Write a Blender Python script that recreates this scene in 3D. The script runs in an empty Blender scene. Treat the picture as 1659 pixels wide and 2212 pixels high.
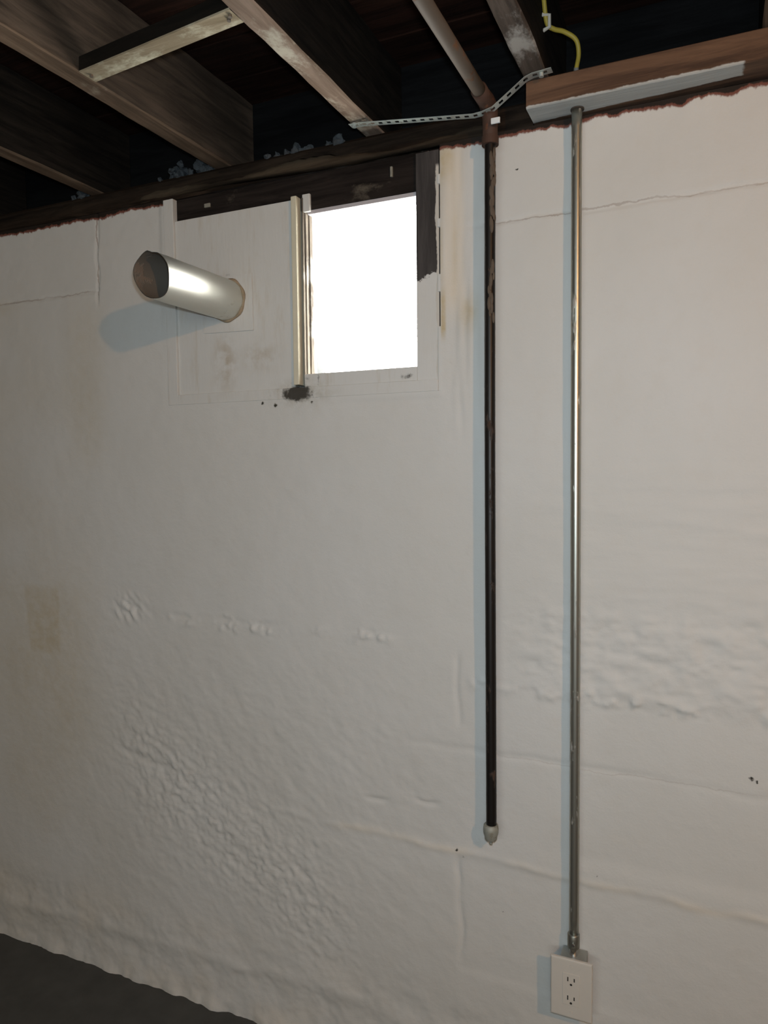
import bpy, bmesh, math, random
import numpy as np
from mathutils import Vector, Matrix
random.seed(7)
SC = bpy.context.scene
COL = SC.collection

# ------------------------------------------------------------------ camera
def cam_axes(yaw, pitch, roll):
    y, p, r = (math.radians(a) for a in (yaw, pitch, roll))
    right = Vector((math.cos(y), math.sin(y), 0)); f0 = Vector((-math.sin(y), math.cos(y), 0)); up0 = Vector((0, 0, 1))
    fwd = f0*math.cos(p) + up0*math.sin(p); up = up0*math.cos(p) - f0*math.sin(p)
    return right*math.cos(r) + up*math.sin(r), up*math.cos(r) - right*math.sin(r), fwd
cd = bpy.data.cameras.new('camera'); cam = bpy.data.objects.new('camera', cd); COL.objects.link(cam)
R_, U_, F_ = cam_axes(24.18, -3.48, -0.567)
cam.matrix_world = Matrix(((R_.x, U_.x, -F_.x, 0), (R_.y, U_.y, -F_.y, -1.5), (R_.z, U_.z, -F_.z, 1.4213), (0, 0, 0, 1)))
cd.sensor_fit = 'VERTICAL'; cd.sensor_height = 36; cd.lens = 36*1582.7/2212; cd.clip_start = 0.02
SC.camera = cam

# ------------------------------------------------------------------ daylight, lamp, exposure
world = bpy.data.worlds.new('overcast_sky'); SC.world = world; world.use_nodes = True
bg = world.node_tree.nodes['Background']
bg.inputs[0].default_value = (1.0, 0.98, 0.94, 1); bg.inputs[1].default_value = 19.0
def light(name, kind, loc, energy, color, **kw):
    l = bpy.data.lights.new(name, kind); l.energy = energy; l.color = color
    for k, v in kw.items(): setattr(l, k, v)
    o = bpy.data.objects.new(name, l); COL.objects.link(o); o.location = loc
    return o
# bare bulb just under the joists, out of frame to the right
light('ceiling_bulb_light', 'POINT', (1.12, -1.90, 2.135), 55, (1.0, 0.52, 0.20), shadow_soft_size=0.035)
# the camera's own flash, beside the lens
fl = light('camera_flash', 'SPOT', (0.01, -1.49, 1.475), 39, (0.71, 0.86, 1.0), shadow_soft_size=0.02, spot_size=math.radians(140), spot_blend=1.0)
fl.matrix_world = Matrix.Translation((0.01, -1.49, 1.475)) @ cam.matrix_world.to_3x3().to_4x4()
# added soft fill from behind the camera, no window is built there
rw = light('rear_fill_light', 'AREA', (0.2, -4.35, 1.7), 35, (0.92, 0.98, 0.95), shape='RECTANGLE', size=2.6, size_y=0.6)
rw.rotation_euler = (math.radians(90), 0, 0)
# sampling portal in the basement window opening
pt = light('window_portal', 'AREA', (-0.73, 0.10, 1.83), 1, (1, 1, 1), shape='RECTANGLE', size=0.36, size_y=0.46)
pt.rotation_euler = (math.radians(-90), 0, 0); pt.data.cycles.is_portal = True
SC.view_settings.view_transform = 'Standard'; SC.view_settings.look = 'None'
SC.view_settings.gamma = 1; SC.view_settings.use_curve_mapping = False
SC.view_settings.exposure = 0.0

# ------------------------------------------------------------------ helpers
def tag(o, label, cat, group=None):
    o['label'] = label; o['category'] = cat
    if group: o['group'] = group
    return o
def empty(name, loc):
    o = bpy.data.objects.new(name, None); COL.objects.link(o); o.location = loc; o.empty_display_size = 0.05
    return o
def link(name, bm, mats, parent=None, smooth=False, kind=None, label=None):
    bmesh.ops.recalc_face_normals(bm, faces=bm.faces[:])
    me = bpy.data.meshes.new(name); bm.to_mesh(me); bm.free()
    for m in (mats if isinstance(mats, (list, tuple)) else [mats]): me.materials.append(m)
    if smooth:
        for p in me.polygons: p.use_smooth = True
    o = bpy.data.objects.new(name, me); COL.objects.link(o)
    if parent is not None:
        o.parent = parent
        off = parent.location.copy(); q = parent.parent
        while q: off += q.location; q = q.parent
        me.transform(Matrix.Translation(-off))
    if kind: o['kind'] = kind
    if label: o['label'] = label
    return o
def box_bm(x0, x1, y0, y1, z0, z1, bevel=0.0, bm=None):
    bm = bm or bmesh.new()
    vs = [bm.verts.new((x, y, z)) for x in (x0, x1) for y in (y0, y1) for z in (z0, z1)]
    fs = [bm.faces.new([vs[i] for i in f]) for f in ((0,1,3,2),(4,6,7,5),(0,4,5,1),(2,3,7,6),(0,2,6,4),(1,5,7,3))]
    if bevel: bmesh.ops.bevel(bm, geom=list({e for f in fs for e in f.edges}), offset=bevel, segments=2, affect='EDGES', profile=0.6)
    return bm
def rough_bm(x0, x1, y0, y1, z0, z1, axis, n, jit, seed, bevel=0.003):
    """a board cut into n slices along its length with slightly uneven edges"""
    rnd = random.Random(seed); bm = bmesh.new(); rings = []
    lo, hi = ((x0, x1), (y0, y1), (z0, z1))[axis]
    a, b = [i for i in range(3) if i != axis]
    rg = ((x0, x1), (y0, y1), (z0, z1))
    w = [0.0]*8
    for k in range(n+1):
        t = lo + (hi-lo)*k/n; ring = []
        bv = bevel
        prof = [(0,0,bv,0),(1,0,-bv,0),(1,0,0,bv),(1,1,0,-bv),(1,1,-bv,0),(0,1,bv,0),(0,1,0,-bv),(0,0,0,bv)]
        for i, (ca, cb, da, db) in enumerate(prof):
            w[i] = w[i]*0.6 + rnd.uniform(-jit, jit)
            v = [0, 0, 0]; v[axis] = t
            v[a] = rg[a][ca] + da + w[i]; v[b] = rg[b][cb] + db + w[i]*0.7
            ring.append(bm.verts.new(v))
        rings.append(ring)
    for r0, r1 in zip(rings, rings[1:]):
        for i in range(8): bm.faces.new((r0[i], r0[(i+1) % 8], r1[(i+1) % 8], r1[i]))
    bm.faces.new(rings[0]); bm.faces.new(rings[-1])
    return bm
def tube_bm(pts, r, seg=20, caps=True, bm=None, wob=0.0, seed=1):
    """pts: list of (x,y,z); r: radius or list of radii"""
    bm = bm or bmesh.new(); P = [Vector(p) for p in pts]; n = len(P)
    rs = r if isinstance(r, (list, tuple)) else [r]*n
    T = [(P[min(i+1, n-1)] - P[max(i-1, 0)]).normalized() for i in range(n)]
    u = T[0].orthogonal().normalized(); rings = []; rnd = random.Random(seed)
    for i in range(n):
        u = (u - T[i]*u.dot(T[i])).normalized(); v = T[i].cross(u)
        rings.append([bm.verts.new(P[i] + (u*math.cos(a) + v*math.sin(a))*(rs[i] + rnd.uniform(-wob, wob)))
                      for a in (2*math.pi*k/seg for k in range(seg))])
    for r0, r1 in zip(rings, rings[1:]):
        for k in range(seg): bm.faces.new((r0[k], r0[(k+1) % seg], r1[(k+1) % seg], r1[k]))
    if caps: bm.faces.new(rings[0]); bm.faces.new(rings[-1])
    return bm
def spline(pts, n=8):
    P = [Vector(p) for p in pts]; P = [2*P[0]-P[1]] + P + [2*P[-1]-P[-2]]; out = []
    for i in range(1, len(P)-2):
        for k in range(n):
            t = k/n; a, b, c, d = P[i-1:i+3]
            out.append(0.5*((2*b) + (c-a)*t + (2*a-5*b+4*c-d)*t*t + (3*b-a-3*c+d)*t**3))
    out.append(P[-2]); return out

# ------------------------------------------------------------------ materials
class NT:
    def __init__(self, name):
        self.m = bpy.data.materials.new(name); self.m.use_nodes = True; self.t = self.m.node_tree
        self.b = self.t.nodes['Principled BSDF']
    def n(self, typ, **kw):
        nd = self.t.nodes.new(typ)
        for k, v in kw.items(): setattr(nd, k, v)
        return nd
    def l(self, a, b): self.t.links.new(a, b)
    def coord(self, scale=(1, 1, 1)):
        g = self.n('ShaderNodeNewGeometry'); mp = self.n('ShaderNodeMapping'); mp.inputs['Scale'].default_value = scale
        self.l(g.outputs['Position'], mp.inputs['Vector']); return mp.outputs[0]
    def noise(self, scale, detail=4, rough=0.6, vec=None, dist=0.0):
        nd = self.n('ShaderNodeTexNoise'); nd.inputs['Scale'].default_value = scale; nd.inputs['Detail'].default_value = detail
        nd.inputs['Roughness'].default_value = rough; nd.inputs['Distortion'].default_value = dist
        self.l(vec if vec is not None else self.coord(), nd.inputs['Vector']); return nd.outputs[0]
    def ramp(self, fac, stops):
        r = self.n('ShaderNodeValToRGB'); e = r.color_ramp.elements
        while len(e) < len(stops): e.new(0.5)
        for el, (p, c) in zip(e, stops): el.position = p; el.color = (*c, 1) if len(c) == 3 else c
        self.l(fac, r.inputs[0]); return r.outputs[0]
    def math(self, op, a, b=None, c=None, clamp=False):
        nd = self.n('ShaderNodeMath', operation=op, use_clamp=clamp)
        for i, x in enumerate((a, b, c)):
            if x is None: continue
            if isinstance(x, (int, float)): nd.inputs[i].default_value = x
            else: self.l(x, nd.inputs[i])
        return nd.outputs[0]
    def mix(self, fac, a, b, mode='MIX'):
        nd = self.n('ShaderNodeMix', data_type='RGBA', blend_type=mode)
        for i, x in ((0, fac), (6, a), (7, b)):
            if isinstance(x, (int, float)): nd.inputs[i].default_value = x
            elif isinstance(x, tuple): nd.inputs[i].default_value = (*x, 1)
            else: self.l(x, nd.inputs[i])
        return nd.outputs[2]
    def step(self, v, a, b):
        nd = self.n('ShaderNodeMapRange', interpolation_type='SMOOTHSTEP')
        nd.inputs['From Min'].default_value = a; nd.inputs['From Max'].default_value = b
        self.l(v, nd.inputs['Value']); return nd.outputs[0]
    def sep(self, vec=None):
        s = self.n('ShaderNodeSeparateXYZ'); self.l(vec if vec is not None else self.coord(), s.inputs[0]); return s.outputs
    def bump(self, h, strength, dist=0.002):
        b = self.n('ShaderNodeBump'); b.inputs['Strength'].default_value = strength; b.inputs['Distance'].default_value = dist
        self.l(h, b.inputs['Height']); self.l(b.outputs[0], self.b.inputs['Normal'])
    def col(self, c):
        if isinstance(c, tuple): self.b.inputs['Base Color'].default_value = (*c, 1)
        else: self.l(c, self.b.inputs['Base Color'])
    def set(self, rough=0.7, metal=0.0, spec=0.5):
        self.b.inputs['Roughness'].default_value = rough; self.b.inputs['Metallic'].default_value = metal
        self.b.inputs['Specular IOR Level'].default_value = spec; return self
PAINT = (0.588, 0.576, 0.535)
def paint_colour(t):
    a = t.noise(2.2, 3, 0.5); b = t.noise(26, 4, 0.6)
    c = t.mix(t.step(a, 0.35, 0.7), PAINT, (0.615, 0.608, 0.575))
    return t.mix(t.math('MULTIPLY', t.step(b, 0.45, 0.75), 0.16), c, (0.56, 0.52, 0.45))
def blob(t, px, pz, cx, cz, rx, rz, a):
    u = t.math('POWER', t.math('MULTIPLY', t.math('SUBTRACT', px, cx), 1/rx), 2.0); v = t.math('POWER', t.math('MULTIPLY', t.math('SUBTRACT', pz, cz), 1/rz), 2.0)
    return t.math('MULTIPLY', t.math('EXPONENT', t.math('MULTIPLY', t.math('ADD', u, v), -1.0)), a)
def mould(t, c):
    px, py, pz = t.sep(); n2 = t.noise(75, 6, 0.72); acc = None
    for bl in ((-0.893, 1.597, 0.046, 0.022, 1.30), (-0.893, 1.590, 0.085, 0.015, 0.62), (-0.868, 1.628, 0.012, 0.014, 0.50), (-0.838, 1.625, 0.004, 0.022, 0.65), (-0.615, 1.620, 0.020, 0.009, 0.78), (-1.085, 1.893, 0.05, 0.008, 0.45), (-1.022, 1.84, 0.005, 0.02, 0.45)):
        b_ = blob(t, px, pz, *bl); acc = b_ if acc is None else t.math('MAXIMUM', acc, b_)
    c = t.mix(t.math('MULTIPLY', blob(t, px, pz, -0.885, 1.598, 0.075, 0.028, 0.55), t.step(t.noise(40, 4, 0.6), 0.3, 0.75)), c, (0.24, 0.20, 0.11))
    return t.mix(t.math('MULTIPLY', t.step(t.math('ADD', acc, t.math('MULTIPLY', t.math('SUBTRACT', n2, 0.5), 1.5)), 0.40, 0.95), 0.96), c, (0.035, 0.030, 0.022))
def mat_wall():
    t = NT('white_painted_masonry'); c = paint_colour(t)
    at = t.n('ShaderNodeAttribute', attribute_name='marks'); s = t.n('ShaderNodeSeparateColor'); t.l(at.outputs['Color'], s.inputs[0])
    brown, mold, cream = s.outputs[0], s.outputs[1], s.outputs[2]
    n1 = t.noise(38, 5, 0.65)
    c = t.mix(t.math('MULTIPLY', brown, t.math('ADD', t.math('MULTIPLY', t.step(n1, 0.3, 0.7), 0.45), 0.55), clamp=True), c, (0.44, 0.335, 0.155))
    c = t.mix(t.math('MULTIPLY', cream, 0.75), c, (0.74, 0.64, 0.50))
    n2 = t.noise(120, 5, 0.7); c = t.mix(t.step(t.math('ADD', t.math('MULTIPLY', mold, 1.1), t.math('SUBTRACT', n2, 0.5)), 0.42, 0.72), c, (0.030, 0.027, 0.020))
    c = mould(t, c)
    px, py, pz = t.sep(); wv = t.math('MULTIPLY', t.math('SUBTRACT', t.noise(12, 5, 0.65), 0.5), 0.030); fade = t.step(t.noise(6, 2, 0.5), 0.30, 0.55)
    def crack(d, w, rng, a):
        m = t.step(t.math('ABSOLUTE', t.math('ADD', d, wv)), w, w*0.35)
        for v, lo, hi in rng: m = t.math('MULTIPLY', m, t.math('MULTIPLY', t.step(v, lo-0.02, lo+0.02), t.step(v, hi+0.02, hi-0.02)))
        return t.math('MULTIPLY', t.math('MULTIPLY', m, fade), a)
    ck = crack(t.math('SUBTRACT', pz, 1.921), 0.0022, ((px, -0.46, 3.9),), 0.42)
    ck = t.math('MAXIMUM', ck, crack(t.math('SUBTRACT', pz, 1.899), 0.0028, ((px, -2.9, -1.53),), 0.45))
    ck = t.math('MAXIMUM', ck, crack(t.math('ADD', px, 1.502), 0.0024, ((pz, 1.88, 2.3),), 0.6))
    ck = t.math('MAXIMUM', ck, crack(t.math('SUBTRACT', pz, 0.800), 0.0020, ((px, -0.45, 3.9),), 0.16))
    c = t.mix(ck, c, (0.24, 0.17, 0.13))
    # ragged top edge of the paint: red primer line, then bare dark masonry
    px, py, pz = t.sep(); vec = t.coord((1, 1, 0.35))
    e = t.math('ADD', pz, t.math('MULTIPLY', t.math('SUBTRACT', t.noise(34, 6, 0.62, vec), 0.5), 0.030))
    e = t.math('ADD', e, t.math('MULTIPLY', t.math('SUBTRACT', t.noise(7, 2, 0.5, vec), 0.5), 0.034))
    e0 = t.math('ADD', e, t.math('MULTIPLY', t.math('SUBTRACT', t.noise(22, 5, 0.7), 0.5), 0.016))
    c = t.mix(t.step(e0, 2.0840, 2.0890), c, (0.17, 0.065, 0.045))
    c = t.mix(t.step(e, 2.0900, 2.0935), c, (0.020, 0.014, 0.010))
    t.col(c); t.set(0.68, 0, 0.22)
    h = t.math('ADD', t.math('MULTIPLY', t.noise(85, 5, 0.6), 0.7), t.math('MULTIPLY', t.noise(260, 3, 0.6), 0.3))
    t.bump(h, 0.22, 0.004); return t.m
def mat_plain_paint(name='white_painted_board', streak=True):
    t = NT(name); c = paint_colour(t)
    g = t.noise(9, 5, 0.65, t.coord((5, 5, 0.7)))
    c = t.mix(t.math('MULTIPLY', t.step(g, 0.52, 0.75), 0.35), c, (0.44, 0.36, 0.25))
    c = mould(t, c); px, py, pz = t.sep()
    st_ = t.math('MULTIPLY', t.math('MAXIMUM', blob(t, px, pz, -1.10, 1.68, 0.03, 0.06, 0.55), blob(t, px, pz, -1.0, 1.69, 0.05, 0.03, 0.4)), t.step(t.noise(30, 5, 0.6), 0.35, 0.65))
    c = t.mix(st_, c, (0.33, 0.24, 0.13))
    t.col(c); t.set(0.6, 0, 0.35); t.bump(t.noise(14, 5, 0.6, t.coord((6, 6, 1))), 0.25, 0.003); return t.m
def mat_wood(name, dark, lite, axis, rough=0.9, residue=None, amt=0.5, bump=0.5):
    t = NT(name); sc = [9, 9, 9]; sc[axis] = 0.8
    g = t.noise(5, 7, 0.65, t.coord(tuple(sc)), 0.6); g2 = t.noise(1.6, 3, 0.6)
    c = t.mix(t.step(g, 0.3, 0.72), dark, lite); c = t.mix(t.math('MULTIPLY', t.step(g2, 0.45, 0.7), 0.6), c, tuple(0.5*x for x in dark))
    if residue:
        r = t.noise(13, 6, 0.68, t.coord(tuple(1.0 if i != axis else 0.55 for i in range(3))))
        c = t.mix(t.step(r, 0.66-0.4*amt, 0.82-0.4*amt), c, residue)
    t.col(c); t.set(rough, 0, 0.08); t.bump(g, bump, 0.004); return t.m
def mat_metal(name, base, rough, metal=1.0, spots=None, scale=40, amount=0.5, stretch=(1, 1, 1), spotrough=0.9):
    t = NT(name); t.set(rough, metal)
    if spots:
        f = t.step(t.noise(scale, 6, 0.68, t.coord(stretch)), 0.66-0.3*amount, 0.74-0.3*amount)
        t.col(t.mix(f, base, spots)); t.l(t.math('MULTIPLY', t.math('SUBTRACT', 1.0, f), metal), t.b.inputs['Metallic'])
        t.l(t.math('ADD', t.math('MULTIPLY', f, spotrough-rough), rough), t.b.inputs['Roughness'])
        t.bump(f, 0.4, 0.0015)
    else: t.col(base)
    return t.m
def mat_flat(name, c, rough=0.6, var=0.15, scale=30, spec=0.4, metal=0):
    t = NT(name); n = t.noise(scale, 4, 0.6); t.col(t.mix(n, tuple(x*(1-var) for x in c), tuple(min(1, x*(1+var)) for x in c)))
    t.set(rough, metal, spec); t.bump(n, 0.15, 0.002); return t.m
WALL = mat_wall(); BOARD = mat_plain_paint()
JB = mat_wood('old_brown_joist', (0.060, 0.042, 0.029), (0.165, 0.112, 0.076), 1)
JS = mat_wood('shaded_joist_copy', (0.012, 0.009, 0.007), (0.038, 0.027, 0.019), 1)  # darker copy of the joist wood, shade of the bays put into its colour
JR = mat_wood('joist_underside_lit_residue', (0.17, 0.12, 0.085), (0.34, 0.25, 0.19), 1, residue=(0.42, 0.38, 0.30), amt=0.42)  # underside lightened as if lit, with patches of plaster residue
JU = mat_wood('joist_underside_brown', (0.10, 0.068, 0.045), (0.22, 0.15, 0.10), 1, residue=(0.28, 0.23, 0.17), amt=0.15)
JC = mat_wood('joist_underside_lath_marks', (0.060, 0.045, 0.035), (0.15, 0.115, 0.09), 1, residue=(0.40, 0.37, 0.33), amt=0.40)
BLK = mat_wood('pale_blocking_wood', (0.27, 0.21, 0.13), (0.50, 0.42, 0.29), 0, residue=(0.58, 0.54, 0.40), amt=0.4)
BLKS = mat_wood('blocking_side_shade', (0.010, 0.008, 0.006), (0.022, 0.016, 0.011), 0)  # shaded sides of the crosspiece painted near-black, against its pale lit underside
SILL = mat_wood('dark_sill_wood', (0.010, 0.007, 0.005), (0.040, 0.026, 0.017), 0)
LIP = mat_wood('lit_sill_edge', (0.022, 0.016, 0.011), (0.085, 0.062, 0.040), 0, bump=1.0)  # lighter copy of the sill wood, light on the lip put into its colour
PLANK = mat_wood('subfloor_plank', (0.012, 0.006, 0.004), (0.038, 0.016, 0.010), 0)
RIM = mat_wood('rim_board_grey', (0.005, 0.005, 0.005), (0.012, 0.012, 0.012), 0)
HEAD = mat_wood('dark_header_wood', (0.010, 0.008, 0.007), (0.032, 0.025, 0.021), 0, residue=(0.10, 0.085, 0.065), amt=0.05)
IRON = mat_metal('rusty_black_iron', (0.018, 0.015, 0.013), 0.42, 0.55, spots=(0.050, 0.028, 0.017), scale=30, amount=0.30, stretch=(1, 1, 0.35))
ELB = mat_metal('deep_rust_iron', (0.075, 0.038, 0.024), 0.75, 0.2, spots=(0.17, 0.060, 0.022), scale=26, amount=0.3)
RUST = mat_metal('rusted_iron', (0.135, 0.108, 0.082), 0.75, 0.2, spots=(0.17, 0.085, 0.042), scale=24, amount=0.25)
EMT = mat_metal('galvanised_conduit', (0.42, 0.42, 0.37), 0.36, 0.9, spots=(0.33, 0.32, 0.29), scale=90, amount=0.25, stretch=(1, 1, 0.2), spotrough=0.45)
ZINC = mat_metal('zinc_strap', (0.55, 0.60, 0.57), 0.45, 0.6, spots=(0.32, 0.30, 0.26), scale=50, amount=0.3)
CAPM = mat_metal('grey_pipe_cap', (0.33, 0.33, 0.28), 0.6, 0.3, spots=(0.22, 0.20, 0.15), scale=80, amount=0.5)
DUCT = mat_metal('galvanised_duct', (0.68, 0.68, 0.62), 0.42, 0.92, spots=(0.52, 0.50, 0.42), scale=16, amount=0.2, spotrough=0.5)
DUCTIN = mat_metal('duct_inside', (0.30, 0.26, 0.21), 0.6, 0.6, spots=(0.20, 0.15, 0.11), scale=18, amount=0.4)
CHROME = mat_metal('bright_connector', (0.75, 0.75, 0.74), 0.15, 1.0)

# ------------------------------------------------------------------ noise on arrays
_rng = np.random.default_rng(11); _tab = _rng.random((8, 256, 256))
def vn(x, y, f, s=0):
    x = x*f + 37.3*s + 500; y = y*f + 11.7*s + 500
    xi = np.floor(x).astype(int); yi = np.floor(y).astype(int); a = x-xi; b = y-yi
    a = a*a*a*(a*(a*6-15)+10); b = b*b*b*(b*(b*6-15)+10); T = _tab[s % 8]
    g = lambda i, j: T[(xi+i) % 256, (yi+j) % 256]
    return (g(0,0)*(1-a)+g(1,0)*a)*(1-b) + (g(0,1)*(1-a)+g(1,1)*a)*b - 0.5
def fbm(x, y, f, o=4, s=0, g=0.55):
    r = 0; a = 1
    for k in range(o): r = r + a*vn(x, y, f*2**k, s+k); a *= g
    return r
def sm(v, a, b):
    t = np.clip((v-a)/(b-a), 0, 1); return t*t*(3-2*t)
def win(v, a, b, e): return sm(v, a-e, a+e)*(1-sm(v, b-e, b+e))

# ------------------------------------------------------------------ the window wall
HX0, HX1, HZ0, ZT = -1.275, -0.5365, 1.585, 2.10
def steps(*segs):
    out = []
    for a, b, d in segs:
        n = max(1, round((b-a)/d)); out += list(np.linspace(a, b, n+1)[:-1])
    return np.array(out + [segs[-1][1]])
def build_wall():
    xs = steps((-3.0, -2.1, 0.05), (-2.1, HX0, 0.0045), (HX0, HX1, 0.0045), (HX1, 0.35, 0.0045), (0.35, 4.0, 0.06))
    zs = steps((0.0, HZ0, 0.0045), (HZ0, ZT, 0.0040))
    X, Z = np.meshgrid(xs, zs, indexing='ij')
    wx = X + 0.012*fbm(X, Z, 9, 3, 2); wz = Z + 0.010*fbm(X, Z, 11, 3, 4)
    d = 0.006*fbm(X, Z, 1.3, 2, 0) + 0.0020*fbm(X, Z, 6, 3, 3) + 0.0007*fbm(X, Z, 40, 3, 1)
    def groove(dist, w, depth): return -depth*np.exp(-(dist/w)**2)
    def onx(a, b, e=0.03): return win(X, a, b, e)
    # block joints that still read through the paint
    d += groove(wz-1.921, 0.0035, 0.0035)*onx(-0.47, 1.5)*(0.55+0.9*np.clip(vn(X, Z, 7, 6)+0.3, 0, 1))
    d += groove(wz-1.900+0.02*(X+1.5)*0, 0.004, 0.003)*onx(-2.2, -1.50, 0.01)
    d += groove(wx+1.502, 0.0035, 0.004)*win(Z, 1.865, 2.2, 0.02)
    d += groove(wz-(0.801-0.008*(X+0.2)), 0.007, 0.0028)*onx(-0.62, 1.5)*(0.6+vn(X, Z, 6, 1))
    zr = 0.566-0.02*(X+0.3)
    d += 0.0024*np.exp(-((wz-zr)/0.008)**2)*onx(-0.95, 1.2, 0.06)*(0.7+1.4*vn(X, Z, 16, 2))
    d += -0.0018*win(Z, 0.30, 0.56, 0.012)*onx(-0.50, 1.5, 0.010)
    d += groove(wx+0.499, 0.006, 0.0055)*win(Z, 0.33, 0.55, 0.02)*(0.6+vn(X, Z, 14, 5))
    d += groove(wx+0.497, 0.006, 0.003)*win(Z, 0.86, 1.01, 0.02)
    # lumpy mortar line left of the pipe
    lump = np.clip(fbm(X, Z, 42, 3, 5)+0.12, 0, 1)
    band = np.exp(-((wz-1.034)/0.016)**2)*sum(a*np.exp(-((X-c)/w_)**2) for c, w_, a in ((-1.25, 0.045, 0.7), (-1.10, 0.05, 0.9), (-1.00, 0.04, 1.0), (-0.71, 0.045, 0.9), (-0.85, 0.03, 0.3)))
    d += 0.016*lump*band + groove(wz-1.045, 0.008, 0.003)*band
    cl = np.exp(-(((wx+1.43)/0.055)**2+((wz-1.050)/0.035)**2)); d += 0.011*cl*fbm(X*1.6+Z, Z*0.8, 46, 3, 3)
    # lumpy ledge right of the conduit
    zl = 0.952-0.025*(X+0.2)
    band2 = np.exp(-((wz-zl)/0.014)**2)*onx(-0.47, 1.2, 0.05)
    d += 0.017*lump*band2*np.clip(0.5+2*vn(X, Z*0, 9, 2), 0.15, 1) - 0.004*win(Z, 0.60, 0.95, 0.02)*onx(-0.30, 1.4, 0.1)
    pebb = onx(-0.36, 1.4, 0.10)*win(Z, 0.95, 1.14, 0.04)
    d += 0.0055*pebb*fbm(X*0.8, Z*1.4, 34, 3, 7)
    trow = onx(-0.30, 1.4, 0.1)*win(Z, 1.12, 1.42, 0.06)
    d += 0.0026*trow*fbm(X*0.12+Z*0.04, Z*1.0, 42, 3, 4)
    # rough trowelled patch, lower left
    q = (Z-0.66)+0.55*(X+1.42)
    pat = np.exp(-(q/0.15)**2)*win(X, -1.46, -0.80, 0.12)
    d += 0.0050*pat*fbm(X*1.0+Z*0.55, Z*0.9-X*0.1, 62, 3, 2, 0.65)
    pat2 = win(X, -1.6, -0.6, 0.3)*win(Z, 0.25, 0.95, 0.2); d += 0.0018*pat2*fbm(X+Z*0.5, Z, 40, 3, 6)
    d += groove(wz-(0.655-0.16*(X+1.5)), 0.010, 0.004)*win(X, -1.47, -1.30, 0.03)
    for gx, gz, gw in ((-0.70, 0.655, 0.05), (-0.575, 0.668, 0.055)):
        d += groove(wz-(gz+4.0*(X-gx)**2), 0.005, 0.004)*win(X, gx-gw/2, gx+gw/2, 0.012)
    # uneven foot of the wall
    foot = win(Z, -1, 0.22, 0.06); d += 0.006*foot*fbm(X, Z, 13, 4, 1) + 0.006*np.exp(-((wz-(0.135+0.03*(X+1.3)))/0.02)**2)*win(X, -2.2, -0.7, 0.1)*(0.6+vn(X, Z, 10, 3))
    d += 0.012*np.exp(-(Z/0.025)**2)*(0.5+fbm(X, Z*0, 14, 3, 2))
    # brushed plaster streaks beside the window
    d += 0.0022*win(X, -0.535, -0.44, 0.015)*win(Z, 1.50, 2.1, 0.06)*fbm(X, Z*0.07, 80, 3, 5)
    flat = win(X, HX0-0.012, HX1+0.006, 0.006)*win(Z, HZ0-0.012, 3, 0.006)
    d = d*(1-flat)
    Y = -d
    # marks: brown stain, mould, cream
    br = np.zeros_like(X); mo = np.zeros_like(X); cr = np.zeros_like(X)
    br += 0.30*win(X, -2.6, -1.58, 0.12)*win(Z, 0.1, 1.9, 0.2)*np.clip(0.5+1.6*fbm(X, Z, 2.2, 3, 3), 0, 1)
    trap = win(X+0.25*(Z-1.0)*0, -1.83+0.10*(1.1-Z), -1.69, 0.006)*win(Z, 0.90, 1.09, 0.012); br += 0.22*trap
    br += 0.20*win(X, -1.62, -1.5, 0.05)*win(Z, 1.45, 1.86, 0.08)
    br += 0.60*np.exp(-(((X+0.475)/0.018)**2+((Z-1.745)/0.035)**2))
    br += 1.25*win(X, -0.5365, -0.503, 0.008)*win(Z, 1.78, 2.10, 0.03)*np.clip(0.55+1.6*vn(X*1.0, Z*0.25, 40, 6), 0, 1)
    br += 0.9*win(X, -0.5365, -0.526, 0.003)*win(Z, 1.70, 1.79, 0.02)
    br += 0.35*np.exp(-(((X+1.95)/0.10)**2+((Z-1.885)/0.02)**2))
    for sx, sz, sr in ((-0.99, 1.578, 0.006), (-0.955, 1.572, 0.007), (-0.855, 1.575, 0.005), (-0.49, 0.56, 0.004), (-0.505, 0.573, 0.005), (-0.40, 0.455, 0.003), (0.075, 0.832, 0.006), (0.085, 0.826, 0.004), (-0.205, 0.58, 0.003), (-0.372, 2.02, 0.004), (-0.368, 2.03, 0.003), (-0.26, 2.045, 0.003)):
        mo += 0.8*np.exp(-(((X-sx)/sr)**2+((Z-sz)/sr)**2))
    cr += np.exp(-((wz-zr)/0.009)**2)*onx(-0.80, 1.2, 0.08)*0.55*np.clip(0.6+1.5*vn(X, Z, 12, 4), 0, 1)
    cr += 0.7*win(X, -0.53, -0.485, 0.01)*win(Z, 1.75, 2.1, 0.05)
    cr += 0.5*foot*np.clip(fbm(X, Z, 10, 3, 4)+0.1, 0, 1)*win(X, -2.2, -0.8, 0.2)
    nx, nz = X.shape; idx = np.arange(nx*nz).reshape(nx, nz)
    cx = (xs[:-1]+xs[1:])/2; cz = (zs[:-1]+zs[1:])/2
    hole = ((cx > HX0) & (cx < HX1))[:, None] & (cz > HZ0)[None, :]
    q = np.stack([idx[:-1, :-1], idx[1:, :-1], idx[1:, 1:], idx[:-1, 1:]], -1)[~hole]
    V = np.stack([X, Y, Z], -1).reshape(-1, 3); M_ = np.stack([br, mo, cr, np.ones_like(br)], -1).reshape(-1, 4)
    # thickness: back rim of the opening and the wall top
    ex = []; n0 = len(V); Fx = []
    def quad(*p):
        b = n0 + len(ex); ex.extend(p); Fx.append((b, b+1, b+2, b+3))
    T = 0.24
    quad((HX0, 0, HZ0), (HX0, T, HZ0), (HX0, T, ZT), (HX0, 0, ZT)); quad((HX1, 0, HZ0), (HX1, 0, ZT), (HX1, T, ZT), (HX1, T, HZ0))
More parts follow.
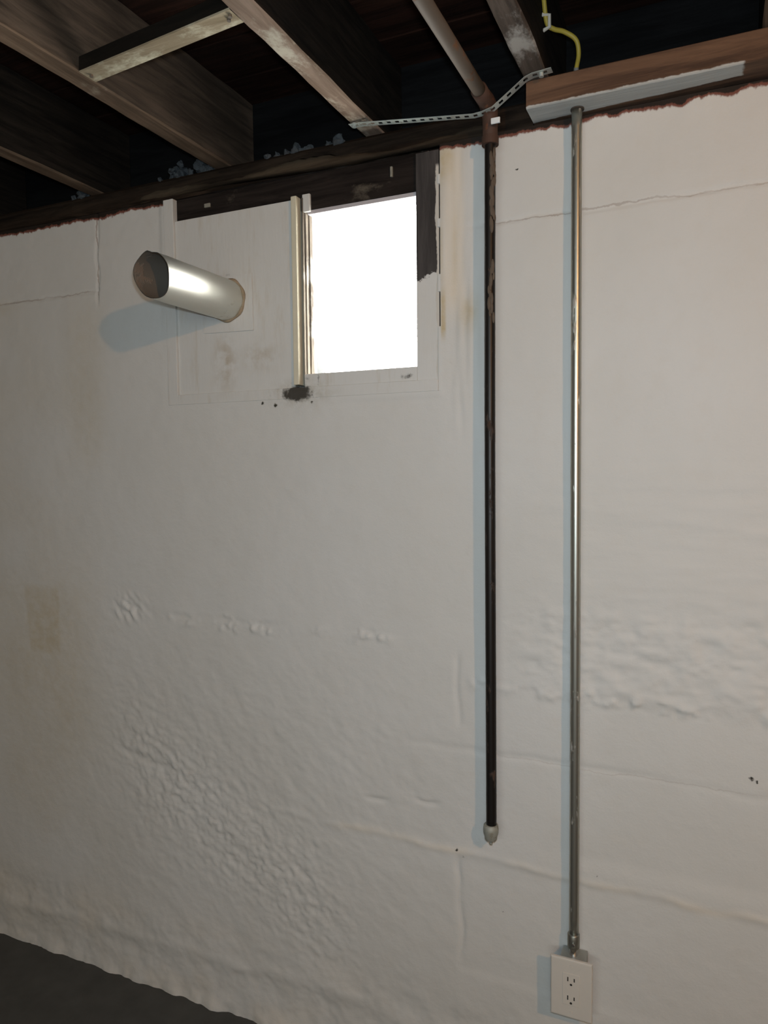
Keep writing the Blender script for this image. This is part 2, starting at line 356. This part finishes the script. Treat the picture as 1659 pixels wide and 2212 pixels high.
    quad((HX0, 0, HZ0), (HX1, 0, HZ0), (HX1, T, HZ0), (HX0, T, HZ0))
    quad((-3, 0.0, ZT), (HX0, 0.0, ZT), (HX0, T, ZT), (-3, T, ZT)); quad((HX1, 0.0, ZT), (4, 0.0, ZT), (4, T, ZT), (HX1, T, ZT))
    quad((-3, T, 0), (-3, T, ZT), (HX0, T, ZT), (HX0, T, 0)); quad((HX1, T, 0), (HX1, T, ZT), (4, T, ZT), (4, T, 0)); quad((HX0, T, 0), (HX0, T, HZ0), (HX1, T, HZ0), (HX1, T, 0))
    V = np.vstack([V, np.array(ex, float)]); M_ = np.vstack([M_, np.tile([0, 0, 0, 1.0], (len(ex), 1))])
    q = np.vstack([q, np.array(Fx)])
    me = bpy.data.meshes.new('wall_back'); me.vertices.add(len(V)); me.vertices.foreach_set('co', V.ravel())
    me.loops.add(q.size); me.loops.foreach_set('vertex_index', q.ravel().astype(np.int32))
    me.polygons.add(len(q)); me.polygons.foreach_set('loop_start', np.arange(0, q.size, 4, dtype=np.int32))
    me.polygons.foreach_set('use_smooth', np.ones(len(q), dtype=bool))
    me.update(calc_edges=True)
    at = me.attributes.new('marks', 'FLOAT_COLOR', 'POINT'); at.data.foreach_set('color', M_.ravel().astype(np.float32))
    me.materials.append(WALL); o = bpy.data.objects.new('wall_back', me); COL.objects.link(o); o['kind'] = 'structure'
build_wall()

def struct(name, bm, m, parent=None):
    o = link(name, bm, m, parent)
    if parent is None: o['kind'] = 'structure'
    return o
SHELL = mat_flat('plain_basement_wall', (0.50, 0.47, 0.43), 0.8, 0.1, 3)
FLOOR = mat_flat('dark_grey_concrete_floor', (0.072, 0.072, 0.066), 0.75, 0.35, 14)
struct('floor', box_bm(-3, 4, -4.5, 0.24, -0.1, 0.0), FLOOR)
struct('wall_left', box_bm(-3.1, -3.0, -4.5, 0.24, 0, 2.5), SHELL)
struct('wall_right', box_bm(4.0, 4.1, -4.5, 0.24, 0, 2.5), SHELL)
struct('wall_front', box_bm(-3, 4, -4.6, -4.5, 0, 2.5), SHELL)
# ceiling: plank subfloor over the joists
ZJ, JH = 2.157, 0.19
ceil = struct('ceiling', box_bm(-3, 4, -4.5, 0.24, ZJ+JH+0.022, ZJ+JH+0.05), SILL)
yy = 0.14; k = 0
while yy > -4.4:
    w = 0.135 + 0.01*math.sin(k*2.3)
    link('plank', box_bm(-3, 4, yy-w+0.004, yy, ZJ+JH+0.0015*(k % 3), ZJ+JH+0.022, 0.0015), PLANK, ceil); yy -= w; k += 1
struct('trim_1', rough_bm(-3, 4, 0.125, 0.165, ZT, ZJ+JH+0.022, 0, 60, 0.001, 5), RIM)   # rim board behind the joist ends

# ------------------------------------------------------------------ joists
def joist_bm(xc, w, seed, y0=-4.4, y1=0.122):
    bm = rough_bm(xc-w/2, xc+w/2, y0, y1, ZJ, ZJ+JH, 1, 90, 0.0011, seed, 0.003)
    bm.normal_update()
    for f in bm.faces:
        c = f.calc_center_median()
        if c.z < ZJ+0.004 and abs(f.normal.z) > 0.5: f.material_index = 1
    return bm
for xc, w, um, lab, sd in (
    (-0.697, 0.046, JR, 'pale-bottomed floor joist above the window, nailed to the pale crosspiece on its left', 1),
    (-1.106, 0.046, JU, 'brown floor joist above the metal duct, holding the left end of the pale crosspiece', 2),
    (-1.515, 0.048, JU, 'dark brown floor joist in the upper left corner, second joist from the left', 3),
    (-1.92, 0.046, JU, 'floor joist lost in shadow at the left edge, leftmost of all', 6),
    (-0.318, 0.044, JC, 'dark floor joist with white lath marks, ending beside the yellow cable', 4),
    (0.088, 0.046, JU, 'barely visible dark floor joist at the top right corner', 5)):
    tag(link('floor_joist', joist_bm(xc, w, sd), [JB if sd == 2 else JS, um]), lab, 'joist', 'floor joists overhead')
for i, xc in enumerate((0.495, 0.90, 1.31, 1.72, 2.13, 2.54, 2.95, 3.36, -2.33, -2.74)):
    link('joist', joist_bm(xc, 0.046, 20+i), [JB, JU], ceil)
# crosspiece between two joists (slightly skewed)
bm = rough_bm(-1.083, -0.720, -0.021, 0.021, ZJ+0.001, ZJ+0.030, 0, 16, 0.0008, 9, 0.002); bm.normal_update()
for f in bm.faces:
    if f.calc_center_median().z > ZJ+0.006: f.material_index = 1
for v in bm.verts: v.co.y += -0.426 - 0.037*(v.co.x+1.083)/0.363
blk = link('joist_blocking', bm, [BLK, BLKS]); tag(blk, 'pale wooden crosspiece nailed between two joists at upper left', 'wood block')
for nx, ny in ((-0.736, -0.462), (-0.728, -0.470), (-1.07, -0.43)):
    link('nail', tube_bm([(nx, ny, ZJ+0.003), (nx, ny, ZJ-0.003)], [0.003, 0.0035], 10), RUST, blk)

# ------------------------------------------------------------------ sill timbers on top of the wall
bm = rough_bm(-3.0, -0.342, 0.010, 0.120, ZT+0.003, ZJ-0.001, 0, 70, 0.0025, 12, 0.008)
sl = link('sill_plate', bm, SILL); tag(sl, 'dark rough sill timber lying along the wall top above the window', 'beam')
bm = bmesh.new(); rnd = random.Random(3); pr = []
for i in range(61):                                    # rounded lower lip of the sill, its lit look painted as lighter wood
    x = -1.36 + 0.93*i/60; h = 0.012+0.006*math.sin(i*0.21+1)+rnd.uniform(-.002, .002); y = 0.012-0.012*math.sin(i/60*math.pi)
    zb = ZT+0.006+0.004*math.sin(i*0.11)
    pr.append([bm.verts.new((x, y+dy, zb+dz*h)) for dy, dz in ((0.012, -0.2), (0.0, 0.1), (-0.004, 0.6), (-0.001, 1.2), (0.012, 1.6))])
for a, b in zip(pr, pr[1:]):
    for j in range(5): bm.faces.new((a[j], a[(j+1) % 5], b[(j+1) % 5], b[j]))
bm.faces.new(pr[0]); bm.faces.new(pr[-1])
link('lit_lower_lip', bm, LIP, sl, smooth=True)

def mat_beam():
    t = NT('brown_beam_paint_smeared_bottom'); vec = t.coord((0.8, 9, 9)); g = t.noise(5, 7, 0.65, vec, 0.5)
    c = t.mix(t.step(g, 0.3, 0.7), (0.060, 0.032, 0.019), (0.16, 0.088, 0.050)); px, py, pz = t.sep()
    nz = t.math('MULTIPLY', t.math('SUBTRACT', t.noise(40, 5, 0.6), 0.5), 0.010)
    under = t.step(t.math('ADD', pz, nz), ZT+0.0095, ZT+0.0065)
    endx = t.step(t.math('ADD', px, t.math('MULTIPLY', nz, 1.5)), 0.040, 0.034)
    dr = t.step(t.noise(55, 4, 0.6, t.coord((1, 0.25, 0.25))), 0.70, 0.74)
    white = t.mix(dr, (0.46, 0.46, 0.43), (0.24, 0.10, 0.06))
    # the brush stopped short of the wall towards the right end
    bk = t.step(t.math('ADD', t.math('ADD', py, nz), t.math('MULTIPLY', t.math('ADD', px, 0.34), 0.055)), 0.002, -0.002)
    f = t.math('MULTIPLY', t.math('MULTIPLY', under, endx), bk)
    t.col(t.mix(f, c, white)); t.set(0.8, 0, 0.3); t.bump(g, 0.5, 0.004); return t.m
tag(link('sill_beam', rough_bm(-0.338, 4.0, -0.064, 0.118, ZT+0.004, ZJ-0.001, 0, 120, 0.0006, 15, 0.002), mat_beam()),
    'brown wooden beam with a white-painted underside above the conduit', 'beam')

# crumbled mortar on the sill between joist ends
MORT = mat_flat('grey_crumbled_mortar', (0.055, 0.062, 0.066), 0.95, 0.5, 60)
def rubble(x0, x1, n, lab, seed, hmax=0.03):
    rnd = random.Random(seed); bm = bmesh.new()
    for i in range(n):
        s = rnd.uniform(0.004, 0.012); x = rnd.uniform(x0, x1); y = rnd.uniform(0.012, 0.09)
        r = bmesh.ops.create_icosphere(bm, subdivisions=2, radius=s)
        sx, sy, sz = (rnd.uniform(0.7, 1.5) for _ in range(3))
        z = ZJ - 0.004 + s*0.5 + rnd.random()*hmax*math.sin(math.pi*(x-x0)/(x1-x0))
        for v in r['verts']:
            k = 1 + rnd.uniform(-.35, .35); v.co = Vector((x+v.co.x*sx*k, y+v.co.y*sy*k, z+v.co.z*sz*k))
    o = link('mortar_rubble', bm, MORT); o['kind'] = 'stuff'; o['label'] = lab; o['category'] = 'rubble'; o['group'] = 'mortar crumbs on the sill'
rubble(-1.30, -1.136, 60, 'grey crumbled mortar heaped on the sill left of the duct joist', 4, 0.045)
rubble(-1.60, -1.545, 16, 'small grey mortar crumbs on the sill at the far left', 5, 0.01)
rubble(-1.00, -0.78, 22, 'thin line of mortar crumbs on the sill above the window', 6, 0.006)

# ------------------------------------------------------------------ window
def mat_stile():
    t = NT('jamb_dark_wood_and_paint'); c = paint_colour(t); px, py, pz = t.sep()
    g = t.noise(6, 6, 0.65, t.coord((8, 8, 0.8)), 0.4); dk = t.mix(t.step(g, 0.3, 0.72), (0.030, 0.026, 0.024), (0.075, 0.066, 0.062))
    e = t.math('ADD', pz, t.math('MULTIPLY', t.math('SUBTRACT', t.noise(45, 5, 0.65), 0.5), 0.045))
    e = t.math('ADD', e, t.math('MULTIPLY', t.math('ADD', px, 0.57), -0.25))
    c = t.mix(t.step(e, 1.826, 1.830), c, dk)
    e2 = t.math('ADD', px, t.math('MULTIPLY', t.math('SUBTRACT', t.noise(30, 5, 0.6, t.coord((1, 1, 0.4))), 0.5), 0.022))
    c = t.mix(t.math('MULTIPLY', t.step(e2, -0.5475, -0.5455), t.step(pz, 2.065, 2.055)), c, (0.55, 0.52, 0.46))
    t.col(c); t.set(0.65, 0, 0.3); t.bump(g, 0.35, 0.003); return t.m
def mat_glass():
    t = NT('dusty_window_glass'); nt = t.t; out = nt.nodes['Material Output']
    tr = t.n('ShaderNodeBsdfTransparent'); gl = t.n('ShaderNodeBsdfGlossy'); gl.inputs['Roughness'].default_value = 0.05
    df = t.n('ShaderNodeBsdfTranslucent'); df.inputs[0].default_value = (0.9, 0.95, 0.97, 1)
    s = t.math('MULTIPLY', t.step(t.noise(9, 5, 0.6, t.coord((1.0, 1, 2.2)), 1.6), 0.50, 0.8), 0.22)
    m1 = t.n('ShaderNodeMixShader'); t.l(t.math('ADD', s, 0.06), m1.inputs[0]); t.l(tr.outputs[0], m1.inputs[1]); t.l(df.outputs[0], m1.inputs[2])
    m2 = t.n('ShaderNodeMixShader'); m2.inputs[0].default_value = 0.04; t.l(m1.outputs[0], m2.inputs[1]); t.l(gl.outputs[0], m2.inputs[2])
    t.l(m2.outputs[0], out.inputs[0]); return t.m
CREAM = mat_flat('cream_painted_strip', (0.62, 0.57, 0.43), 0.5, 0.12, 25)
DARK = mat_flat('gap_shade_black', (0.012, 0.011, 0.010), 0.9, 0.3, 40)  # near-black in place of the shade inside gaps
TRACK = mat_wood('worn_window_track', (0.10, 0.085, 0.07), (0.42, 0.37, 0.30), 2, residue=(0.5, 0.48, 0.43), amt=0.3)
STILE = mat_stile()
w = empty('window_1', (-0.73, 0.0, HZ0)); w['kind'] = 'structure'
def wp(name, b, m, bev=0.0012, label=None): return link(name, box_bm(*b, bev), m, w, label=label)
wp('frame_board', (HX0, -1.2447, -0.001, 0.05, HZ0, 2.098), BOARD)
wp('header_board', (-1.2445, -0.5425, 0.014, 0.07, 2.018, 2.098), HEAD)
wp('filler_panel', (-1.2445, -0.8990, 0.0060, 0.05, 1.6102, 2.0435), BOARD)
wp('bottom_rail', (-1.2445, -0.5425, -0.0015, 0.05, HZ0, 1.610), BOARD)
wp('sash_rail', (-0.8745, -0.5925, 0.002, 0.05, 1.6102, 1.6405), BOARD)
wp('jamb', (-0.5925, -0.5405, 0.003, 0.06, 1.6102, 2.092), STILE)
st = wp('mullion_strip', (-0.899, -0.8845, -0.007, 0.03, 1.616, 2.047), CREAM, 0.002)
wp('mullion_shade_strip', (-0.884, -0.8775, 0.016, 0.05, 1.616, 2.045), DARK)  # solid black strip painted for the shade between the strips
wp('sash_track', (-0.8765, -0.8735, 0.004, 0.05, 1.612, 2.044), TRACK, 0.0006)
wp('sash_track', (-0.8730, -0.8700, 0.012, 0.05, 1.6405, 2.030), TRACK, 0.0006)
wp('sash_track', (-0.8695, -0.8665, 0.024, 0.05, 1.6405, 2.026), TRACK, 0.0006)
wp('paint_patch', (-0.876, -0.856, 0.006, 0.014, 2.012, 2.052), BOARD, 0.002)
for z0, z1 in ((HZ0, 1.722), (1.795, 1.832), (1.930, 1.948), (2.02, 2.04)): wp('crack_filler', (-0.5425, HX1, 0.0005, 0.05, z0, z1), BOARD, 0.001)
wp('crack_shade_strip', (-0.5405, HX1, 0.006, 0.05, HZ0, 2.09), DARK, 0)  # black strip set into the crack to darken it like shade
wp('sash_top', (-0.868, -0.594, 0.016, 0.05, 2.0085, 2.0175), mat_flat('worn_white_sash', (0.48, 0.45, 0.46), 0.6, 0.2, 40), 0.001)
wp('glass_pane', (-0.8665, -0.5945, 0.034, 0.038, 1.6405, 2.0085), mat_glass(), 0)
# unseen backing added behind the frame keeps daylight out of the cracks
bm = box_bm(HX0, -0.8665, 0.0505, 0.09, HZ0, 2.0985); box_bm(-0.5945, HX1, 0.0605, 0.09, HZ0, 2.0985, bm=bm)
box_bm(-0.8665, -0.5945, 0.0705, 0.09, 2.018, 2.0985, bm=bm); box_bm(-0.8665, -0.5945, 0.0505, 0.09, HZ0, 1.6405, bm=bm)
link('light_block_backing', bm, DARK, w)
# rusty latch scraps on the header and crumbling paint at its right corner
FLAKE = mat_flat('flaking_paint', (0.24, 0.225, 0.18), 0.8, 0.35, 90)
bm = bmesh.new(); rnd = random.Random(21)
for i in range(26):
    s = rnd.uniform(0.002, 0.006); x = -0.548+rnd.gauss(0, 0.011); z = 2.077+rnd.gauss(0, 0.010)
    r = bmesh.ops.create_icosphere(bm, subdivisions=1, radius=s)
    for v in r['verts']: v.co = Vector((x+v.co.x, 0.012+v.co.y*0.8*rnd.uniform(.6, 1.2), min(z+v.co.z, 2.097)))
link('paint_flakes', bm, FLAKE, w)['kind'] = 'stuff'
wp('latch_scrap', (-1.158, -1.140, 0.011, 0.016, 2.066, 2.076), FLAKE, 0.002)
wp('latch_scrap', (-0.655, -0.650, 0.009, 0.016, 2.056, 2.078), FLAKE, 0.001)

# ------------------------------------------------------------------ vent duct through the filler panel
DX, DZ, DR, DL = -1.088, 1.832, 0.0485, 0.262
vd = empty('vent_duct', (DX, 0.0, DZ)); tag(vd, 'shiny round metal vent duct sticking out of the wall beside the window', 'duct')
def duct_bm(r, flip, n=24, seg=48):
    bm = bmesh.new(); rings = []
    for i in range(n+1):
        t = i/n; y = 0.006 - (DL+0.006)*t; ring = []
        for k in range(seg):
            a = 2*math.pi*k/seg
            rr = r*(1 - 0.03*max(0, t-0.82)/0.18*(0.5+0.5*math.cos(3*a-0.6)) - 0.10*max(0, t-0.88)/0.12*math.exp(-((a-1.30)/0.16)**2))
            yy = y - (0.010*math.sin(a)*t + 0.0025*math.cos(4*a+1)*max(0, t-0.9)/0.1)
            ring.append(bm.verts.new((DX+rr*math.cos(a), yy, DZ+rr*math.sin(a))))
        rings.append(ring)
    for r0, r1 in zip(rings, rings[1:]):
        for k in range(seg): bm.faces.new((r0[k], r0[(k+1) % seg], r1[(k+1) % seg], r1[k]))
    return bm, rings
bm, ro = duct_bm(DR, False); o = link('pipe_wall', bm, DUCT, vd, smooth=True)
bm, ri = duct_bm(DR-0.0012, True)
bm.faces.new(ri[0]); link('inner_liner', bm, DUCTIN, vd, smooth=True)
link('seam', tube_bm([(DX-0.010, -0.004, DZ+DR*0.978), (DX-0.010, -DL*0.97, DZ+DR*0.972)], 0.0016, 8), DUCT, vd)
bm = box_bm(-1.1665, -1.0185, 0.0028, 0.0062, 1.757, 1.892)
for v in bm.verts: v.co.x += 0.004*math.sin(v.co.z*90); v.co.z += 0.003*math.sin(v.co.x*70)
bmesh.ops.bevel(bm, geom=bm.edges[:], offset=0.0008, segments=2, affect='EDGES')
link('patch_plate', bm, mat_plain_paint('painted_patch'), vd)
bm = bmesh.new(); rg = []
for k in range(40):
    a = 2*math.pi*k/40; c = []
    for j in range(6):
        b = 2*math.pi*j/6; q = 0.0035*(1+0.4*math.sin(7*a)); R = DR+0.001+q*math.cos(b)
        c.append(bm.verts.new((DX+R*math.cos(a), 0.0015+q*math.sin(b), DZ+R*math.sin(a))))
    rg.append(c)
for k in range(40):
    a, b = rg[k], rg[(k+1) % 40]
    for j in range(6): bm.faces.new((a[j], a[(j+1) % 6], b[(j+1) % 6], b[j]))
link('sealant_ring', bm, mat_flat('brown_sealant', (0.30, 0.23, 0.15), 0.8, 0.4, 60), vd, smooth=True)

# ------------------------------------------------------------------ capped iron pipe
PX, PY, PR = -0.4155, -0.040, 0.0108
gp = empty('iron_pipe', (PX, PY, 0.63)); tag(gp, 'rusty black iron pipe running down the wall to a grey cap', 'pipe')
zz = [0.655+(2.085-0.655)*i/60 for i in range(61)]
link('riser', tube_bm([(PX+0.0012*math.sin(z*3), PY, z) for z in zz], PR, 24, wob=0.0001), IRON, gp, smooth=True)
bm = bmesh.new(); rnd = random.Random(8)          # crusted paint and tape stuck to the upper pipe
for (z0, z1, a0, n) in ((1.90, 2.045, 0.1, 26), (1.72, 1.83, -0.25, 12)):
    for i in range(n):
        z = z0+(z1-z0)*i/n; a = a0 - 0.9 + rnd.uniform(-.5, .7); s = rnd.uniform(0.004, 0.008)
        r = bmesh.ops.create_icosphere(bm, subdivisions=2, radius=s)
        for v in r['verts']: v.co = Vector((PX+PR*0.86*math.cos(a)+v.co.x*0.55, PY+PR*0.86*math.sin(a)+v.co.y*0.5, z+v.co.z*2.0))
link('paint_crust', bm, mat_flat('brown_paint_crust', (0.105, 0.078, 0.055), 0.8, 0.4, 50), gp, smooth=True)['kind'] = 'stuff'
el = [(PX, PY, 2.062), (PX, PY, 2.095), (PX, PY, 2.112)] + [(PX, PY-0.028*(1-math.cos(a)), 2.112+0.022*math.sin(a)) for a in (0.5, 1.0, 1.57)] + [(PX-.001, PY-0.05, 2.134), (PX-.001, PY-0.075, 2.134)]
link('elbow', tube_bm(el, [0.0145, 0.0150, 0.0155, 0.0165, 0.017, 0.0165, 0.0158, 0.0158], 24), ELB, gp, smooth=True)
link('collar', tube_bm([(PX, PY, 2.060), (PX, PY, 2.076)], [0.0168, 0.0168], 24), ELB, gp)
link('overhead_run', tube_bm([(PX-0.001+0.004*i/30, PY-0.06-4.2*i/30, 2.134) for i in range(31)], 0.0128, 24), RUST, gp, smooth=True)
cp = [(0.6685, 0.0120), (0.6675, 0.0150), (0.658, 0.0162), (0.650, 0.0155), (0.645, 0.0138), (0.637, 0.0128), (0.634, 0.0105), (0.6325, 0.004), (0.630, 0.003), (0.627, 0.0042), (0.6245, 0.003)]
link('end_cap', tube_bm([(PX, PY, z) for z, r in cp], [r for z, r in cp], 20), CAPM, gp, smooth=True, label='grey screw cap at the lower end')
link('white_tag', box_bm(PX+0.008, PX+0.026, PY-0.024, PY-0.020, 2.090, 2.101, 0.001), mat_flat('white_scrap', (0.75, 0.78, 0.78), 0.5, 0.1), gp)

# perforated hanger strap: joist - under the pipe - next joist
hs = empty('pipe_hanger_strap', (-0.70, -0.06, ZJ-0.003)); tag(hs, 'perforated metal strap slung under the iron pipe from joist to joist', 'strap')
path = [(-0.722, -0.048, ZJ-0.004), (-0.69, -0.050, ZJ-0.007), (-0.445, -0.056, 2.1155), (-0.425, -0.060, 2.1145), (-0.403, -0.064, 2.1170), (-0.336, -0.078, ZJ-0.005), (-0.322, -0.080, ZJ-0.002), (-0.285, -0.084, ZJ-0.002)]
P = []
for a, b in zip(path, path[1:]):
    a = Vector(a); b = Vector(b); n = max(1, round((b-a).length/0.0024))
    P += [a.lerp(b, i/n) for i in range(n)]
P.append(Vector(path[-1]))
bm = bmesh.new(); rows = []; WS = 0.0095
for i, p in enumerate(P):
    rows.append([[bm.verts.new((p.x, p.y+u*WS, p.z+dz)) for u in (-1, -0.45, 0.45, 1)] for dz in (0, 0.0011)])
for i in range(len(rows)-1):
    solid = (i % 8) in (0, 1, 2, 3)
    for j in range(3):
        if j == 1 and not solid: continue
        for s in (0, 1): bm.faces.new((rows[i][s][j], rows[i][s][j+1], rows[i+1][s][j+1], rows[i+1][s][j]))
    for j in (0, 3): bm.faces.new((rows[i][0][j], rows[i+1][0][j], rows[i+1][1][j], rows[i][1][j]))
link('strap_band', bm, ZINC, hs)
for x, y in ((-0.712, -0.049), (-0.305, -0.082)):
    link('nail', tube_bm([(x, y, ZJ), (x, y, ZJ-0.009)], [0.0045, 0.0045], 12), ZINC, hs)

# ------------------------------------------------------------------ conduit and outlet
CX, CY, CR = -0.2485, -0.0225, 0.0100
co = empty('electrical_conduit', (CX, CY, 0.44)); tag(co, 'straight galvanised metal conduit running up the wall to the beam', 'conduit')
link('tube', tube_bm([(CX+0.003*(1-z/2.1)+0.001*math.sin(z*2), CY, z) for z in [0.455+(2.112-0.455)*i/40 for i in range(41)]], CR, 28), EMT, co, smooth=True)
cx2 = CX+0.0025
link('coupling', tube_bm([(cx2, CY, z) for z in (0.434, 0.436, 0.462, 0.464)], [0.0115, 0.0124, 0.0124, 0.0108], 24), mat_metal('dull_coupling', (0.30, 0.30, 0.26), 0.4, 0.9), co, smooth=True)
link('set_screw', tube_bm([(cx2+0.001, CY-0.0115, 0.446), (cx2+0.001, CY-0.0155, 0.446)], [0.0036, 0.0030], 12), CHROME, co)
link('threaded_connector', tube_bm([(cx2, CY, 0.402+0.0022*i) for i in range(17)], [0.0092 if i % 2 else 0.0086 for i in range(17)], 24), CHROME, co, smooth=True)
link('beam_hole_shade', tube_bm([(CX, CY, z) for z in (2.1015, 2.1040)], [0.0128, 0.0128], 20), mat_flat('dark_hole_edge', (0.05, 0.04, 0.03), 0.9), co)  # dark collar stands in for the shaded hole in the beam

OX, OZ = -0.2455, 0.3625
ou = empty('power_outlet', (OX, 0.0, 0.30)); tag(ou, 'off-white power outlet in a surface box below the conduit', 'outlet')
link('box', box_bm(OX-0.0255, OX+0.0255, -0.046, 0.0, 0.308, 0.4185, 0.003), mat_metal('galvanised_box', (0.42, 0.43, 0.40), 0.5, 0.7), ou)
PLATE = mat_flat('off_white_plastic', (0.60, 0.565, 0.50), 0.35, 0.03, 60, 0.5)
bm = box_bm(OX-0.0415, OX+0.0415, -0.0525, -0.0462, 0.3015, 0.4245)
bmesh.ops.bevel(bm, geom=[e for e in bm.edges if all(v.co.y < -0.05 for v in e.verts)], offset=0.004, segments=3, affect='EDGES', profile=0.6)
link('cover_plate', bm, PLATE, ou)
rc = link('receptacle', box_bm(OX-0.0170, OX+0.0170, -0.0536, -0.0500, OZ-0.0335, OZ+0.0335, 0.0008), mat_flat('receptacle_plastic', (0.61, 0.57, 0.50), 0.3, 0.03, 60, 0.5), ou)
SLOT = mat_flat('slot_black', (0.02, 0.018, 0.016), 0.8)
for zc in (OZ+0.0195, OZ-0.0195):
    for dx, h in ((-0.0064, 0.0045), (0.0064, 0.0036)):
        link('slot', box_bm(OX+dx-0.0011, OX+dx+0.0011, -0.0538, -0.0520, zc+0.002-h, zc+0.002+h), SLOT, rc)
    link('ground_hole', tube_bm([(OX, -0.0538, zc-0.0085), (OX, -0.0520, zc-0.0085)], 0.0024, 12), SLOT, rc)
for zc in (OZ+0.0485, OZ-0.0485):
    s = link('screw', tube_bm([(OX, -0.0536, zc), (OX, -0.0515, zc)], [0.0030, 0.0034], 14), PLATE, ou)

# ------------------------------------------------------------------ yellow cable
ec = empty('yellow_cable', (-0.2485, -0.045, ZJ)); tag(ec, 'yellow electrical cable curling up from behind the brown beam', 'cable')
pts = spline([(-0.2485, -0.036, ZJ-0.012), (-0.2475, -0.044, ZJ+0.008), (-0.240, -0.062, 2.184), (-0.243, -0.075, 2.204), (-0.262, -0.088, 2.216), (-0.279, -0.100, 2.219), (-0.2895, -0.110, 2.228), (-0.2905, -0.135, 2.262), (-0.2905, -0.19, 2.310), (-0.2905, -0.30, 2.338), (-0.2905, -0.8, 2.338)], 8)
link('sheath', tube_bm(pts, 0.0042, 12), mat_flat('yellow_cable_sheath', (0.42, 0.31, 0.045), 0.45, 0.2, 40), ec, smooth=True)
link('staple', tube_bm([(-0.296, -0.108, 2.216), (-0.2845, -0.110, 2.219), (-0.2835, -0.1165, 2.236), (-0.296, -0.119, 2.238)], 0.0035, 8), mat_flat('pale_cable_staple', (0.60, 0.54, 0.45), 0.5), ec)
link('stripped_end', tube_bm([(-0.2485, -0.036, ZJ-0.012), (-0.2480, -0.041, ZJ+0.001), (-0.2468, -0.047, ZJ+0.012)], 0.0048, 12), mat_flat('grey_cable_tape', (0.16, 0.16, 0.15), 0.6), ec)
